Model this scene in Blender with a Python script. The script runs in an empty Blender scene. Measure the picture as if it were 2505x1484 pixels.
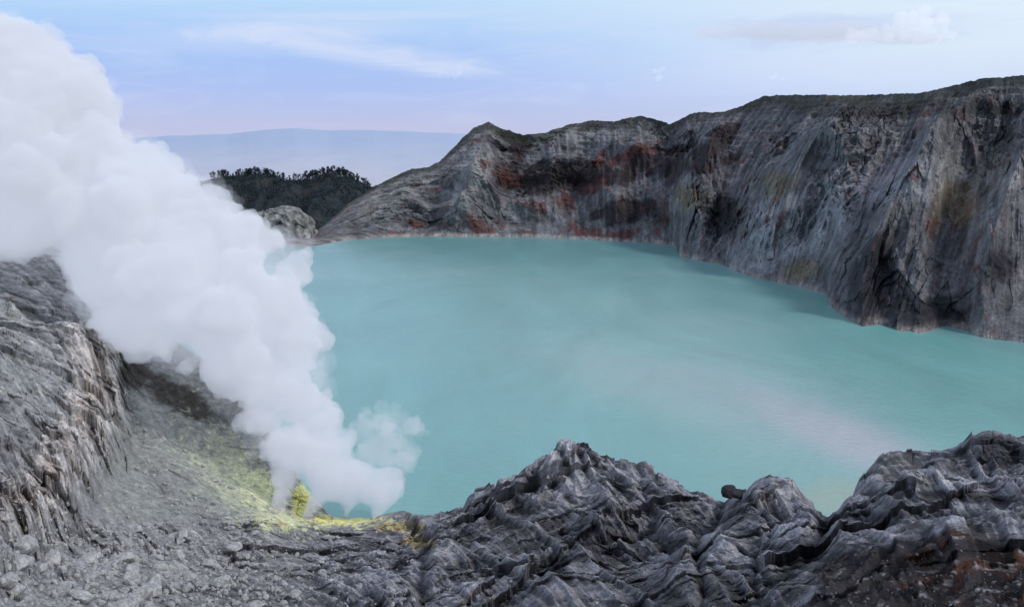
import bpy, math, random
import numpy as np
from mathutils import Vector
from mathutils.bvhtree import BVHTree
random.seed(7); np.random.seed(7)
scene=bpy.context.scene
# ------------------------------------------------------------ camera geometry
CAMZ=100.0; PITCH=math.radians(8.0); F=2505*35/36.0
CP,SP=math.cos(PITCH),math.sin(PITCH)
def unproj(u,v,Y):
    u=np.asarray(u,float); v=np.asarray(v,float); Y=np.asarray(Y,float)
    dx=(u-1252.5)/F; dy=(742-v)/F
    k=Y/(CP+dy*SP)
    return dx*k, Y+0*dx, CAMZ+k*(-SP+dy*CP)
def lake_depth(v):
    dy=(742-np.asarray(v,float))/F
    return -CAMZ*(CP+dy*SP)/(-SP+dy*CP)
def proj(x,y,z):
    zz=z-CAMZ
    f=y*CP-zz*SP; up=y*SP+zz*CP
    return 1252.5+F*x/f, 742-F*up/f
# ------------------------------------------------------------ noise
_r=np.random.RandomState(3)
PERM=np.concatenate([_r.permutation(256)]*3)
G=_r.normal(size=(256,3)); G/=np.linalg.norm(G,axis=1)[:,None]
UR=_r.uniform(-1,1,size=(256,6))
def pn(x,y,z):
    x,y,z=np.broadcast_arrays(x,y,z)
    xi=np.floor(x).astype(int); yi=np.floor(y).astype(int); zi=np.floor(z).astype(int)
    xf=x-xi; yf=y-yi; zf=z-zi
    X=xi&255; Y=yi&255; Z=zi&255
    fu=xf**3*(xf*(xf*6-15)+10); fv=yf**3*(yf*(yf*6-15)+10); fw=zf**3*(zf*(zf*6-15)+10)
    def g(a,b,c):
        h=PERM[PERM[PERM[(X+a)&255]+((Y+b)&255)]+((Z+c)&255)]
        q=G[h]
        return q[...,0]*(xf-a)+q[...,1]*(yf-b)+q[...,2]*(zf-c)
    x00=g(0,0,0)*(1-fu)+g(1,0,0)*fu; x10=g(0,1,0)*(1-fu)+g(1,1,0)*fu
    x01=g(0,0,1)*(1-fu)+g(1,0,1)*fu; x11=g(0,1,1)*(1-fu)+g(1,1,1)*fu
    return ((x00*(1-fv)+x10*fv)*(1-fw)+(x01*(1-fv)+x11*fv)*fw)*1.5
def fbm(x,y,z,o=4,l=2.03,g=0.5):
    s=0;a=1.0;n=0
    for i in range(o):
        s=s+a*pn(x+i*17.3,y-i*9.1,z+i*5.7); n+=a; a*=g; x=x*l;y=y*l;z=z*l
    return s/n
def ridged(x,y,z,o=4,l=2.07,g=0.5):
    s=0;a=1.0;n=0;w=1.0
    for i in range(o):
        r=1-np.abs(pn(x+i*11.3,y+i*7.1,z-i*3.7))*1.6
        r=np.clip(r,0,1)**2*w
        s=s+a*r; w=np.clip(r*1.6,0,1); n+=a; a*=g; x=x*l;y=y*l;z=z*l
    return s/n
def facet(x,y,seed=0):
    """tilted angular blocks: every voronoi cell is its own tilted plane (about -1..1)"""
    x,y=np.broadcast_arrays(x,y)
    xi=np.floor(x).astype(int); yi=np.floor(y).astype(int)
    best=np.full(x.shape,9e9); val=np.zeros(x.shape)
    for a in (-1,0,1):
        for b in (-1,0,1):
            h=PERM[PERM[(xi+a+seed*13)&255]+((yi+b+seed*7)&255)]
            q=UR[h]
            sx_=xi+a+0.5+0.45*q[...,0]; sy_=yi+b+0.5+0.45*q[...,1]
            ddx=x-sx_; ddy=y-sy_; d=ddx*ddx+ddy*ddy
            v=0.45*q[...,2]+0.8*(q[...,3]*ddx+q[...,4]*ddy)
            m=d<best; best=np.where(m,d,best); val=np.where(m,v,val)
    return val
def sstep(a,b,x):
    t=np.clip((x-a)/(b-a),0,1); return t*t*(3-2*t)
def gs(u,v,cu,cv,su,sv): return np.exp(-((u-cu)/su)**2-((v-cv)/sv)**2)
def gsr(u,v,cu,cv,su,sv,ang):
    ca,sa=math.cos(math.radians(ang)),math.sin(math.radians(ang))
    a=(u-cu)*ca+(v-cv)*sa; b=-(u-cu)*sa+(v-cv)*ca
    return np.exp(-(a/su)**2-(b/sv)**2)
def seg_dist(u,v,pts):
    d=np.full(u.shape,1e9)
    for (a,b),(c_,e) in zip(pts[:-1],pts[1:]):
        ab=(c_-a)**2+(e-b)**2
        t=np.clip(((u-a)*(c_-a)+(v-b)*(e-b))/ab,0,1)
        d=np.minimum(d,np.hypot(u-a-t*(c_-a),(v-b-t*(e-b))*1.3))
    return d
def mixc(c,col,f):
    f=np.clip(f,0,1)[...,None]; return c*(1-f)+np.array(col)*f
def gauss1(a,n):
    k=np.exp(-np.linspace(-2,2,2*n+1)**2); k/=k.sum()
    return np.convolve(np.pad(a,n,mode='edge'),k,'valid')
# ------------------------------------------------------------ helpers
def link(o): scene.collection.objects.link(o)
def mesh_obj(name,V,Fc,mat=None,smooth=True,col=None):
    me=bpy.data.meshes.new(name)
    V=np.asarray(V,dtype=np.float32); Fc=np.asarray(Fc,dtype=np.int32)
    k=Fc.shape[1]
    me.vertices.add(len(V)); me.vertices.foreach_set('co',V.ravel())
    me.loops.add(Fc.size); me.loops.foreach_set('vertex_index',Fc.ravel())
    me.polygons.add(len(Fc)); me.polygons.foreach_set('loop_start',np.arange(0,Fc.size,k,dtype=np.int32))
    me.polygons.foreach_set('loop_total',np.full(len(Fc),k,dtype=np.int32))
    me.update(calc_edges=True)
    me.polygons.foreach_set('use_smooth',np.full(len(Fc),smooth))
    if col is not None:
        a=me.color_attributes.new('Col','FLOAT_COLOR','POINT')
        c=np.ones((len(V),4),dtype=np.float32); c[:,:3]=np.clip(col.reshape(-1,3),0,1)
        a.data.foreach_set('color',c.ravel())
    if mat: me.materials.append(mat)
    o=bpy.data.objects.new(name,me); link(o); return o
def grid_faces(R,C):
    i=np.arange(R*C).reshape(R,C)
    return np.stack([i[:-1,:-1],i[:-1,1:],i[1:,1:],i[1:,:-1]],-1).reshape(-1,4)
def nodes(name):
    m=bpy.data.materials.new(name); m.use_nodes=True
    nt=m.node_tree; nt.nodes.clear()
    return m,nt,nt.nodes,nt.links
def rock_mat(name,s1,s2,bump,bdist,base=None,vari=(0.6,1.45),v2=(0.65,1.35)):
    m,nt,N,L=nodes(name)
    out=N.new('ShaderNodeOutputMaterial'); b=N.new('ShaderNodeBsdfPrincipled')
    b.inputs['Roughness'].default_value=0.92; b.inputs['Specular IOR Level'].default_value=0.15
    tc=N.new('ShaderNodeTexCoord')
    n1=N.new('ShaderNodeTexNoise'); n1.inputs['Scale'].default_value=s1; n1.inputs['Detail'].default_value=9; n1.inputs['Roughness'].default_value=0.68
    n2=N.new('ShaderNodeTexNoise'); n2.inputs['Scale'].default_value=s2; n2.inputs['Detail'].default_value=8; n2.inputs['Roughness'].default_value=0.7
    vo=N.new('ShaderNodeTexVoronoi'); vo.feature='DISTANCE_TO_EDGE'; vo.inputs['Scale'].default_value=s2*0.8
    L.new(tc.outputs['Object'],n1.inputs['Vector']); L.new(tc.outputs['Object'],n2.inputs['Vector'])
    wr=N.new('ShaderNodeVectorMath'); wr.operation='MULTIPLY_ADD'; wr.inputs[1].default_value=(1.2/s2,)*3
    L.new(n2.outputs['Color'],wr.inputs[0]); L.new(tc.outputs['Object'],wr.inputs[2]); L.new(wr.outputs[0],vo.inputs['Vector'])
    mr=N.new('ShaderNodeMapRange'); mr.inputs['From Min'].default_value=0.3; mr.inputs['From Max'].default_value=0.7
    mr.inputs['To Min'].default_value=vari[0]; mr.inputs['To Max'].default_value=vari[1]
    L.new(n1.outputs['Fac'],mr.inputs['Value'])
    mr2=N.new('ShaderNodeMapRange'); mr2.inputs['From Min'].default_value=0.3; mr2.inputs['From Max'].default_value=0.7
    mr2.inputs['To Min'].default_value=v2[0]; mr2.inputs['To Max'].default_value=v2[1]
    L.new(n2.outputs['Fac'],mr2.inputs['Value'])
    mu=N.new('ShaderNodeMath'); mu.operation='MULTIPLY'; L.new(mr.outputs[0],mu.inputs[0]); L.new(mr2.outputs[0],mu.inputs[1])
    vm=N.new('ShaderNodeVectorMath'); vm.operation='SCALE'
    if base is None:
        at=N.new('ShaderNodeAttribute'); at.attribute_name='Col'; L.new(at.outputs['Color'],vm.inputs[0])
    else: vm.inputs[0].default_value=base
    L.new(mu.outputs[0],vm.inputs['Scale']); L.new(vm.outputs[0],b.inputs['Base Color'])
    ad=N.new('ShaderNodeMath'); ad.operation='MULTIPLY_ADD'; ad.inputs[1].default_value=0.5
    cl=N.new('ShaderNodeMath'); cl.operation='MINIMUM'; cl.inputs[1].default_value=0.25; L.new(vo.outputs['Distance'],cl.inputs[0])
    L.new(cl.outputs[0],ad.inputs[0]); L.new(n2.outputs['Fac'],ad.inputs[2])
    ad2=N.new('ShaderNodeMath'); ad2.operation='MULTIPLY_ADD'; ad2.inputs[1].default_value=1.5; L.new(n1.outputs['Fac'],ad2.inputs[0]); L.new(ad.outputs[0],ad2.inputs[2])
    bp=N.new('ShaderNodeBump'); bp.inputs['Strength'].default_value=bump; bp.inputs['Distance'].default_value=bdist
    L.new(ad2.outputs[0],bp.inputs['Height']); L.new(bp.outputs[0],b.inputs['Normal'])
    L.new(b.outputs[0],out.inputs[0]); return m
def meta(o,label,cat,kind=None,group=None):
    o['label']=label; o['category']=cat
    if kind: o['kind']=kind
    if group: o['group']=group

# ------------------------------------------------------------ camera
cd=bpy.data.cameras.new('camera'); cam=bpy.data.objects.new('camera',cd); link(cam)
cd.lens=35; cd.sensor_width=36; cd.clip_start=0.5; cd.clip_end=90000
cam.location=(0,0,CAMZ); cam.rotation_euler=(math.radians(90)-PITCH,0,0); scene.camera=cam
scene.view_settings.view_transform='Standard'; scene.view_settings.look='None'

# ------------------------------------------------------------ world + sun
SUN_EL=math.radians(46); SUN_AZ=math.radians(118)   # azimuth clockwise from +Y
w=bpy.data.worlds.new('World'); scene.world=w; w.use_nodes=True
nt=w.node_tree; nt.nodes.clear(); N=nt.nodes; L=nt.links
out=N.new('ShaderNodeOutputWorld')
tc=N.new('ShaderNodeTexCoord'); sx=N.new('ShaderNodeSeparateXYZ'); L.new(tc.outputs['Generated'],sx.inputs[0])
def M(op,a,b=None,c=None,clamp=False):
    n=N.new('ShaderNodeMath'); n.operation=op; n.use_clamp=clamp
    for i,q in enumerate((a,b,c)):
        if q is None: continue
        if isinstance(q,(int,float)): n.inputs[i].default_value=q
        else: L.new(q,n.inputs[i])
    return n.outputs[0]
def SS(a,b,x):
    n=N.new('ShaderNodeMapRange'); n.interpolation_type='SMOOTHSTEP'
    n.inputs['From Min'].default_value=a; n.inputs['From Max'].default_value=b; L.new(x,n.inputs['Value']); return n.outputs[0]
rp=N.new('ShaderNodeValToRGB'); L.new(M('MULTIPLY',sx.outputs['Z'],1.0,clamp=True),rp.inputs[0])
el=rp.color_ramp.elements
el[0].position=0.0; el[0].color=(0.50,0.53,0.74,1)
el[1].position=1.0; el[1].color=(0.32,0.38,0.54,1)
for p,c in ((0.035,(0.51,0.54,0.78)),(0.07,(0.43,0.54,0.90)),(0.11,(0.38,0.57,0.95)),(0.155,(0.52,0.74,0.98)),(0.3,(0.60,0.71,0.90)),(0.55,(0.46,0.54,0.71))):
    e=el.new(p); e.color=c+(1,)
def MIX(f,a,b):
    n=N.new('ShaderNodeMix'); n.data_type='RGBA'
    L.new(f,n.inputs[0]); L.new(a,n.inputs[6])
    if isinstance(b,tuple): n.inputs[7].default_value=b+(1,)
    else: L.new(b,n.inputs[7])
    return n.outputs[2]
X,Z=sx.outputs['X'],sx.outputs['Z']
rgt=M('MULTIPLY',SS(-0.15,0.45,X),M('MULTIPLY',SS(0.01,0.12,Z),SS(0.8,0.3,Z)))
col=MIX(M('MULTIPLY',rgt,0.9),rp.outputs[0],(0.80,0.91,1.0))
cv=N.new('ShaderNodeCombineXYZ')
L.new(M('MULTIPLY',X,7.0),cv.inputs[0]); L.new(M('MULTIPLY',sx.outputs['Y'],7.0),cv.inputs[1]); L.new(M('MULTIPLY',Z,42.0),cv.inputs[2])
nz=N.new('ShaderNodeTexNoise'); nz.inputs['Scale'].default_value=1.0; nz.inputs['Detail'].default_value=8; nz.inputs['Roughness'].default_value=0.62; nz.inputs['Distortion'].default_value=0.8
L.new(cv.outputs[0],nz.inputs['Vector'])
band=M('MULTIPLY',M('MULTIPLY',SS(0.0,0.08,Z),SS(0.35,0.2,Z)),0.35)
col=MIX(M('MULTIPLY',SS(0.42,0.75,nz.outputs['Fac']),band),col,(0.70,0.77,0.96))
def blob(cx,cz,rx,rz,tilt=0.0):
    a=M('DIVIDE',M('SUBTRACT',X,cx),rx); b=M('DIVIDE',M('SUBTRACT',M('SUBTRACT',Z,cz),M('MULTIPLY',M('SUBTRACT',X,cx),tilt)),rz)
    d=M('ADD',M('MULTIPLY',a,a),M('MULTIPLY',b,b))
    d=M('ADD',d,M('MULTIPLY',M('SUBTRACT',nz.outputs['Fac'],0.5),4.5))
    return SS(1.4,-0.5,d)
for cx,cz,rx,rz,ti,s in ((-0.20,0.124,0.12,0.012,0.04,0.8),(-0.12,0.103,0.11,0.014,-0.10,0.7),(-0.07,0.092,0.06,0.007,-0.1,0.5),(-0.15,0.139,0.15,0.005,0.03,0.5),(-0.26,0.112,0.12,0.012,0.0,0.4),(0.37,0.085,0.2,0.02,0,0.5)):
    col=MIX(M('MULTIPLY',blob(cx,cz,rx,rz,ti),s),col,(0.72,0.78,0.96))
col=MIX(M('MULTIPLY',blob(0.30,0.121,0.15,0.017,-0.02),0.8),col,(0.58,0.67,0.91))
bg1=N.new('ShaderNodeBackground'); bg1.inputs[1].default_value=0.93; L.new(col,bg1.inputs[0])
sky=N.new('ShaderNodeTexSky'); sky.sky_type='NISHITA'; sky.sun_disc=False; sky.sun_elevation=SUN_EL; sky.sun_rotation=SUN_AZ; sky.altitude=2300
bg2=N.new('ShaderNodeBackground'); bg2.inputs[1].default_value=0.008; L.new(sky.outputs[0],bg2.inputs[0])
ads=N.new('ShaderNodeAddShader'); L.new(bg1.outputs[0],ads.inputs[0]); L.new(bg2.outputs[0],ads.inputs[1]); L.new(ads.outputs[0],out.inputs[0])
sd=bpy.data.lights.new('sun','SUN'); sd.energy=1.5; sd.angle=math.radians(10); sd.color=(1,0.96,0.92)
so=bpy.data.objects.new('sun',sd); link(so)
sv=Vector((math.sin(SUN_AZ)*math.cos(SUN_EL),math.cos(SUN_AZ)*math.cos(SUN_EL),math.sin(SUN_EL)))
so.rotation_euler=(sv).to_track_quat('Z','Y').to_euler(); so.location=(300,300,400)

# ------------------------------------------------------------ lake
m,nt,N2,L2=nodes('lake_water_material')
out=N2.new('ShaderNodeOutputMaterial'); b=N2.new('ShaderNodeBsdfPrincipled')
tc=N2.new('ShaderNodeTexCoord'); mp=N2.new('ShaderNodeMapping'); mp.inputs['Scale'].default_value=(0.012,0.004,1); mp.inputs['Rotation'].default_value=(0,0,0.5)
L2.new(tc.outputs['Object'],mp.inputs[0])
n1=N2.new('ShaderNodeTexNoise'); n1.inputs['Scale'].default_value=1.0; n1.inputs['Detail'].default_value=10; n1.inputs['Roughness'].default_value=0.74; n1.inputs['Distortion'].default_value=1.2; L2.new(mp.outputs[0],n1.inputs['Vector'])
mr=N2.new('ShaderNodeMapRange'); mr.inputs['From Min'].default_value=0.3; mr.inputs['From Max'].default_value=0.7; mr.inputs['To Min'].default_value=0.86; mr.inputs['To Max'].default_value=1.14
L2.new(n1.outputs['Fac'],mr.inputs['Value'])
at=N2.new('ShaderNodeAttribute'); at.attribute_name='Col'
vm=N2.new('ShaderNodeVectorMath'); vm.operation='SCALE'; L2.new(at.outputs['Color'],vm.inputs[0]); L2.new(mr.outputs[0],vm.inputs['Scale']); L2.new(vm.outputs[0],b.inputs['Base Color'])
b.inputs['Roughness'].default_value=0.28; b.inputs['IOR'].default_value=1.33; b.inputs['Specular IOR Level'].default_value=0.5
n3=N2.new('ShaderNodeTexNoise'); n3.inputs['Scale'].default_value=0.35; n3.inputs['Detail'].default_value=6; L2.new(tc.outputs['Object'],n3.inputs['Vector'])
bp=N2.new('ShaderNodeBump'); bp.inputs['Strength'].default_value=0.55; bp.inputs['Distance'].default_value=0.4; L2.new(n3.outputs['Fac'],bp.inputs['Height']); L2.new(bp.outputs[0],b.inputs['Normal'])
L2.new(b.outputs[0],out.inputs[0])
gx=np.linspace(-760,1000,400); gy=np.linspace(120,1500,400)
GX,GY=np.meshgrid(gx,gy)
LU,LV=proj(GX,GY,0*GX)
ln1=fbm(GX/160,GY/240,0*GX,5); ln2=fbm(GX/50+3,GY/110,0*GX,4)
c=np.ones(GX.shape+(3,))*np.array([0.205,0.440,0.420])
c=mixc(c,(0.265,0.480,0.455),sstep(-0.1,0.5,ln1))
c=mixc(c,(0.160,0.38,0.375),0.8*sstep(0.0,0.8,gs(LU,LV,1250,600,600,50)+0.5*ln2))  # far wall's reflection painted as a darker band of water colour
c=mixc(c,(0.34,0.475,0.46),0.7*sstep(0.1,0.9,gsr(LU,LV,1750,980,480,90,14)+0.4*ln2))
c=mixc(c,(0.52,0.52,0.55),0.8*sstep(0.1,1.0,gsr(LU,LV,2060,1060,270,62,22)+0.45*ln2+0.3*ln1))  # bright sky reflection painted into the water colour as a pale patch
c=mixc(c,(0.36,0.46,0.37),0.8*sstep(0.1,0.9,gs(LU,LV,2045,1215,95,50)+0.5*ln2))
c=mixc(c,(0.17,0.46,0.39),0.6*sstep(0.3,0.9,gsr(LU,LV,2150,790,420,30,18)))
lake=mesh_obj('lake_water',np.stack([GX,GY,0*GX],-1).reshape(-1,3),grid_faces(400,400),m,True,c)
meta(lake,'milky turquoise acid lake filling the volcanic crater','lake','structure')

# ------------------------------------------------------------ far crater wall
shore=[(540,600),(640,603),(765,604),(830,590),(900,583),(1000,578),(1150,579),(1300,580),(1420,585),(1500,590),(1580,593),(1648,600),(1664,628),(1700,636),(1760,645),(1800,662),(1850,680),(1900,690),(1960,703),(2018,718),(2026,745),(2060,772),(2110,797),(2150,790),(2190,805),(2250,814),(2310,798),(2360,808),(2400,825),(2450,832),(2505,838),(2700,890),(3000,960)]
rim=[(540,572),(620,565),(700,562),(765,572),(800,545),(850,500),(880,480),(915,455),(960,435),(1000,415),(1050,408),(1075,395),(1100,370),(1125,345),(1160,312),(1195,298),(1230,316),(1280,330),(1330,325),(1390,305),(1450,295),(1500,297),(1565,283),(1600,292),(1640,303),(1700,275),(1760,275),(1800,265),(1870,235),(1950,232),(2100,233),(2250,228),(2350,205),(2400,192),(2505,185),(2800,160),(3000,155)]
rdep=[(540,1330),(765,1370),(850,1440),(1000,1480),(1195,1500),(1400,1530),(1650,1440),(1800,1280),(2000,1120),(2250,970),(2505,850),(3000,680)]
def I(u,l,k=1):
    a=np.array(l,float); return np.interp(u,a[:,0],a[:,k])
NC,NR=1700,290
u=np.linspace(540,2850,NC)
T=np.linspace(0,1,NR)[:,None]
vb0=I(u,shore); db0=lake_depth(vb0)
jag=lake_depth(vb0+np.interp(u,[1500,1800],[0.8,2.6])*fbm(u/22,0*u,0*u+3,4,g=0.6))-db0
dbs=gauss1(db0,45)
vrs=I(u,rim); dr=gauss1(np.maximum(I(u,rdep),db0+15),40); rx,ry,rz=unproj(u,vrs,dr)
wb_=np.exp(-T*9)
dep0=dbs[None]*(1-wb_)+(db0[None]+jag[None]*np.exp(-T*25))*wb_
bxs=unproj(u,vb0,1.0)[0]
s=np.concatenate([[0],np.cumsum(np.hypot(np.diff(gauss1(rx,40)),np.diff(gauss1(ry,40))))])[None,:]
H=np.maximum(rz,2)[None,:]
prof=0.62*T+0.38*T**0.75
bx=bxs[None]*dep0; by=dep0
px=bx+(rx[None]-bx)*T; py=by+(ry[None]-by)*T; pz=-0.5+(H+0.5)*prof
U=np.broadcast_to(u[None],px.shape)
env=np.clip(np.minimum(T*5+0.05,(1-T)*5),0,1)**0.8
scale=np.clip(H/150,0.08,1.0)
hgt=T*200
wa=fbm(s/110,hgt/110,0*s+2,5,g=0.55); wb=fbm(s/110+31,hgt/110,0*s+8,5,g=0.55)
diag=150*np.sin(s/260.0+0.8)+60*np.sin(s/95.0)
slant=s+diag*(T-0.3)
rock=sstep(-0.1,0.25,fbm(slant/110,hgt/80,0*s+20,4))
rib=ridged(slant/130+0.3*wa,hgt/130+0.4*wb+3,0*s+1,4,g=0.45)
rib2=ridged(slant/56+0.5*wa,hgt/56+0.5*wb+9,0*s+2,4,g=0.45)
iso=fbm(px/30,py/30,pz/22,6,g=0.65)
ri=ridged(px/26+wa,py/26+wb,pz/20,5,g=0.6)
fc1=facet((slant+0.6*hgt)/65+0.35*wa,(hgt-0.4*slant)/45+0.35*wb,1); fc2=facet((slant-0.5*hgt)/26+0.6*wa,(hgt+0.5*slant)/22+0.6*wb,2); fc3=facet((slant+0.4*hgt)/9+1.0*wa,(hgt-0.4*slant)/9+1.0*wb,3)
rill=ridged(slant/11+0.8*wa,hgt/75+0.6*wb,0*s+4,3)
spur=np.zeros_like(px)
for (ut,tt,ub,tb,wd,am) in [(1195,1.0,1110,0,60,55),(1560,0.9,1480,0,75,45),(1760,0.9,1690,0,60,60),(2120,0.9,1840,0,120,95),(2300,0.6,2070,0,75,75),(1350,0.6,1280,0,50,35),(2560,0.8,2380,0,70,60),(1010,0.9,920,0,45,30),(2330,1.0,2230,0.5,60,35),(1640,0.6,1590,0,30,25)]:
    uc=ub+(ut-ub)*T/tt+25*fbm(T*3,0*T+ut,0*T,3)
    spur+=am*np.clip(1-np.abs((U-uc)/(wd*1.5)),0,1)**1.3*np.sin(np.pi*np.clip(T*0.9+0.07,0,1))**0.8
prom=gs(U,T,2170,0.10,110,0.13)
cav=(rib-0.42)*30+(rib2-0.4)*15
fac=(fc1*11+fc2*8+fc3*3.6)*(0.2+0.8*np.clip(rock+prom,0,1))
disp=(spur-14+cav+fac+iso*11*(0.3+0.7*rock)+(ri-0.4)*13*(0.25+0.75*rock)+(rill-0.4)*4*(1-rock))*env*scale+prom*(8+10*fc2+5*fc3)
disp+=(ridged(px/9,py/9,pz/7,4)-0.4)*3.0*np.clip(env+0.15,0,1)*scale*(0.2+0.8*rock)
rl=np.hypot(px,py); 
px=px-disp*px/rl*0.8; py=py-disp*py/rl*0.8
pz=pz+disp*0.32*np.clip(T*4,0,1)
rimj=(6.0*fbm(u/22,0*u+5,0*u,5,g=0.65)*dr/F)[None]*sstep(0.85,1.0,T)
pz=pz+rimj
tl=6; q=pz/tl+0.9*fbm(px/60,py/60,pz/60,3)+px*0.014
pz=pz+(np.floor(q)+sstep(0.2,0.8,q-np.floor(q))-q)*tl*0.6*sstep(0.4,0.7,T)*scale*np.clip((1-T)*8,0,1)
U_,V_=proj(px,py,pz)
n_l=fbm(px/70,py/70,pz/50,4); n_m=fbm(px/22,py/22,pz/22,5,g=0.6); n_s=fbm(px/8,py/8,pz/8,4,g=0.6)
c=np.ones(px.shape+(3,))*np.array([0.195,0.192,0.200])
c=c*(1+0.6*n_m+0.55*n_s+0.25*fc2)[...,None]
c=mixc(c,(0.36,0.355,0.375),0.85*sstep(0.2,0.75,np.maximum(gsr(U_,V_,1960,530,230,90,-45),gs(U_,V_,2180,440,170,85)*0.9)+0.5*n_m))
c=mixc(c,(0.36,0.36,0.355),0.85*sstep(0.3,0.75,np.maximum(gs(U_,V_,1165,400,60,60),gs(U_,V_,1130,470,60,60)*0.7)+0.5*n_m))
c=mixc(c,(0.27,0.27,0.265),0.7*sstep(0.3,0.75,gsr(U_,V_,960,490,140,40,-35)+0.5*n_m))
c=mixc(c,(0.30,0.295,0.285),0.8*sstep(0.4,0.9,np.maximum(gs(U_,V_,2400,420,170,100),gs(U_,V_,1400,330,180,22))+0.6*n_l))
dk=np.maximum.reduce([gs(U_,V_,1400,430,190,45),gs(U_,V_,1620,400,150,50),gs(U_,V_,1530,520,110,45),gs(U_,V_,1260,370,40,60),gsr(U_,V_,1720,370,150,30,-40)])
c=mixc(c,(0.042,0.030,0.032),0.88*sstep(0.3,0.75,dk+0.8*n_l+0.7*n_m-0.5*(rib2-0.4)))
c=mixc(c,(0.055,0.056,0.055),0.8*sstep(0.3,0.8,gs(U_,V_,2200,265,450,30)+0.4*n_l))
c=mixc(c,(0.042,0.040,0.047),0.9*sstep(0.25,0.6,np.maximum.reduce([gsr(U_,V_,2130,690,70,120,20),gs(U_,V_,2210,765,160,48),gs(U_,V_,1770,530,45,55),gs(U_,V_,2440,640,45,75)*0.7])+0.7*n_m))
rd=np.maximum.reduce([gs(U_,V_,1190,550,55,24),gs(U_,V_,1440,560,45,26),gs(U_,V_,1510,572,55,15),gs(U_,V_,1620,530,20,50),gsr(U_,V_,1540,375,85,18,-15),gs(U_,V_,950,575,100,8),gsr(U_,V_,1250,450,70,28,40)*0.9,gsr(U_,V_,1400,480,120,24,-30)*0.85,gs(U_,V_,1030,548,50,10)])
c=mixc(c,(0.135,0.050,0.042),0.8*sstep(0.3,0.85,rd+0.9*n_m+0.6*n_s+1.1*(rib2-0.4)+0.3*fc3))
och=np.maximum.reduce([gs(U_,V_,1900,450,60,40),gs(U_,V_,2340,500,70,70),gs(U_,V_,1960,660,60,40),gs(U_,V_,1690,480,45,45)])
c=mixc(c,(0.19,0.150,0.085),0.7*sstep(0.3,0.85,och+0.8*n_m))
pk=sstep(6,1.0,pz+3*n_s)*(0.5+1.6*n_m+0.5*sstep(880,1000,U_)*sstep(1700,1500,U_))
c=mixc(c,(0.50,0.42,0.39),0.8*np.clip(pk,0,1))
c*=np.clip(0.96+0.012*cav*env+0.010*fac+0.7*(ri-0.4)*rock+0.7*(rill-0.4)*(1-rock),0.5,1.3)[...,None]  # ambient occlusion painted in: gullies darker, ribs lighter
c=mixc(c,(0.050,0.054,0.042),0.75*sstep(0.88,0.97,T+0.1*n_m)*np.ones_like(px))
BR=30; tb=np.linspace(0,1,BR+1)[1:][:,None]
qx=px[-1][None]*(1+0.35*tb); qy=py[-1][None]*(1+0.35*tb)
qz=pz[-1][None]+tb*(-150-pz[-1][None])*tb**0.35*0.9+fbm(qx/40,qy/40,qx*0,4)*10*np.minimum(tb*4,1)-tb*4
AX=np.concatenate([px,qx]);AY=np.concatenate([py,qy]);AZ=np.concatenate([pz,qz])
cc=np.concatenate([c,np.ones(qx.shape+(3,))*np.array([0.05,0.055,0.045])])
wall=mesh_obj('crater_wall',np.stack([AX,AY,AZ],-1).reshape(-1,3),grid_faces(NR+BR,NC),rock_mat('crater_wall_rock',0.08,0.5,1.0,1.6,None,(0.6,1.45),(0.55,1.5)),False,cc)
meta(wall,'steep grey and rust red crater wall above the lake','crater wall','structure')

pts=np.array([(-398,1330),(-470,1150),(-520,950),(-540,750),(-520,600),(-470,480),(-400,400)],float)
tt=np.linspace(0,len(pts)-1,300); cx=np.interp(tt,range(len(pts)),pts[:,0]); cy=np.interp(tt,range(len(pts)),pts[:,1])
hh=np.interp(tt,range(len(pts)),[25,60,110,130,130,120,100])
T2=np.linspace(0,1,90)[:,None]
ox=cx-(-150); oy=cy-760; ol=np.hypot(ox,oy)
qx=cx[None]+ox/ol*T2*190; qy=cy[None]+oy/ol*T2*190; qz=-2+hh[None]*(T2**0.9)*1.0
qd=(ridged(tt[None]*3+T2,T2*1.5,0*T2+4,4)-0.4)*25*np.sin(np.pi*T2)
qx=qx-qd*(ox/ol)[None]; qy=qy-qd*(oy/ol)[None]; qz=qz+fbm(qx/30,qy/30,qz/30,4)*6
cl=np.ones(qx.shape+(3,))*np.array([0.14,0.138,0.14])
lw=mesh_obj('crater_wall_smoke_side',np.stack([qx,qy,qz],-1).reshape(-1,3),grid_faces(90,300),wall.data.materials[0],True,cl)
meta(lw,'grey crater wall behind the thick white smoke','crater wall','structure')

# ------------------------------------------------------------ near crater slope
lineD=[(-400,560,370),(0,600,355),(120,610,350),(170,635,346),(220,680,342),(300,760,335),(420,830,328),(540,905,318),(660,1020,305),(710,1130,296),(750,1195,288),(800,1248,280),(850,1266,274),(900,1268,267),(950,1252,262),(990,1246,262),(1020,1252,252),(1130,1250,246),(1145,1220,243),(1200,1182,240),(1300,1160,236),(1345,1138,233),(1368,1098,230),(1430,1106,230),(1500,1130,228),(1575,1140,226),(1620,1175,224),(1660,1200,220),(1700,1205,212),(1770,1220,205),(1820,1200,196),(1850,1172,190),(1880,1162,186),(1930,1168,184),(1960,1204,180),(2000,1242,176),(2030,1250,174),(2080,1232,172),(2100,1175,170),(2150,1118,168),(2200,1104,167),(2330,1106,165),(2375,1065,163),(2420,1055,162),(2505,1062,160),(2900,1040,155)]
lineC2=[(-400,880,225),(0,900,240),(200,1000,255),(290,1050,275),(450,1110,280),(600,1190,280),(700,1270,266),(800,1292,257),(900,1300,250),(1000,1310,238),(1150,1285,218),(1300,1235,205),(1400,1200,202),(1550,1230,198),(1700,1280,180),(1850,1235,160),(2000,1290,148),(2100,1250,140),(2300,1195,130),(2505,1170,125),(2900,1150,120)]
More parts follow.
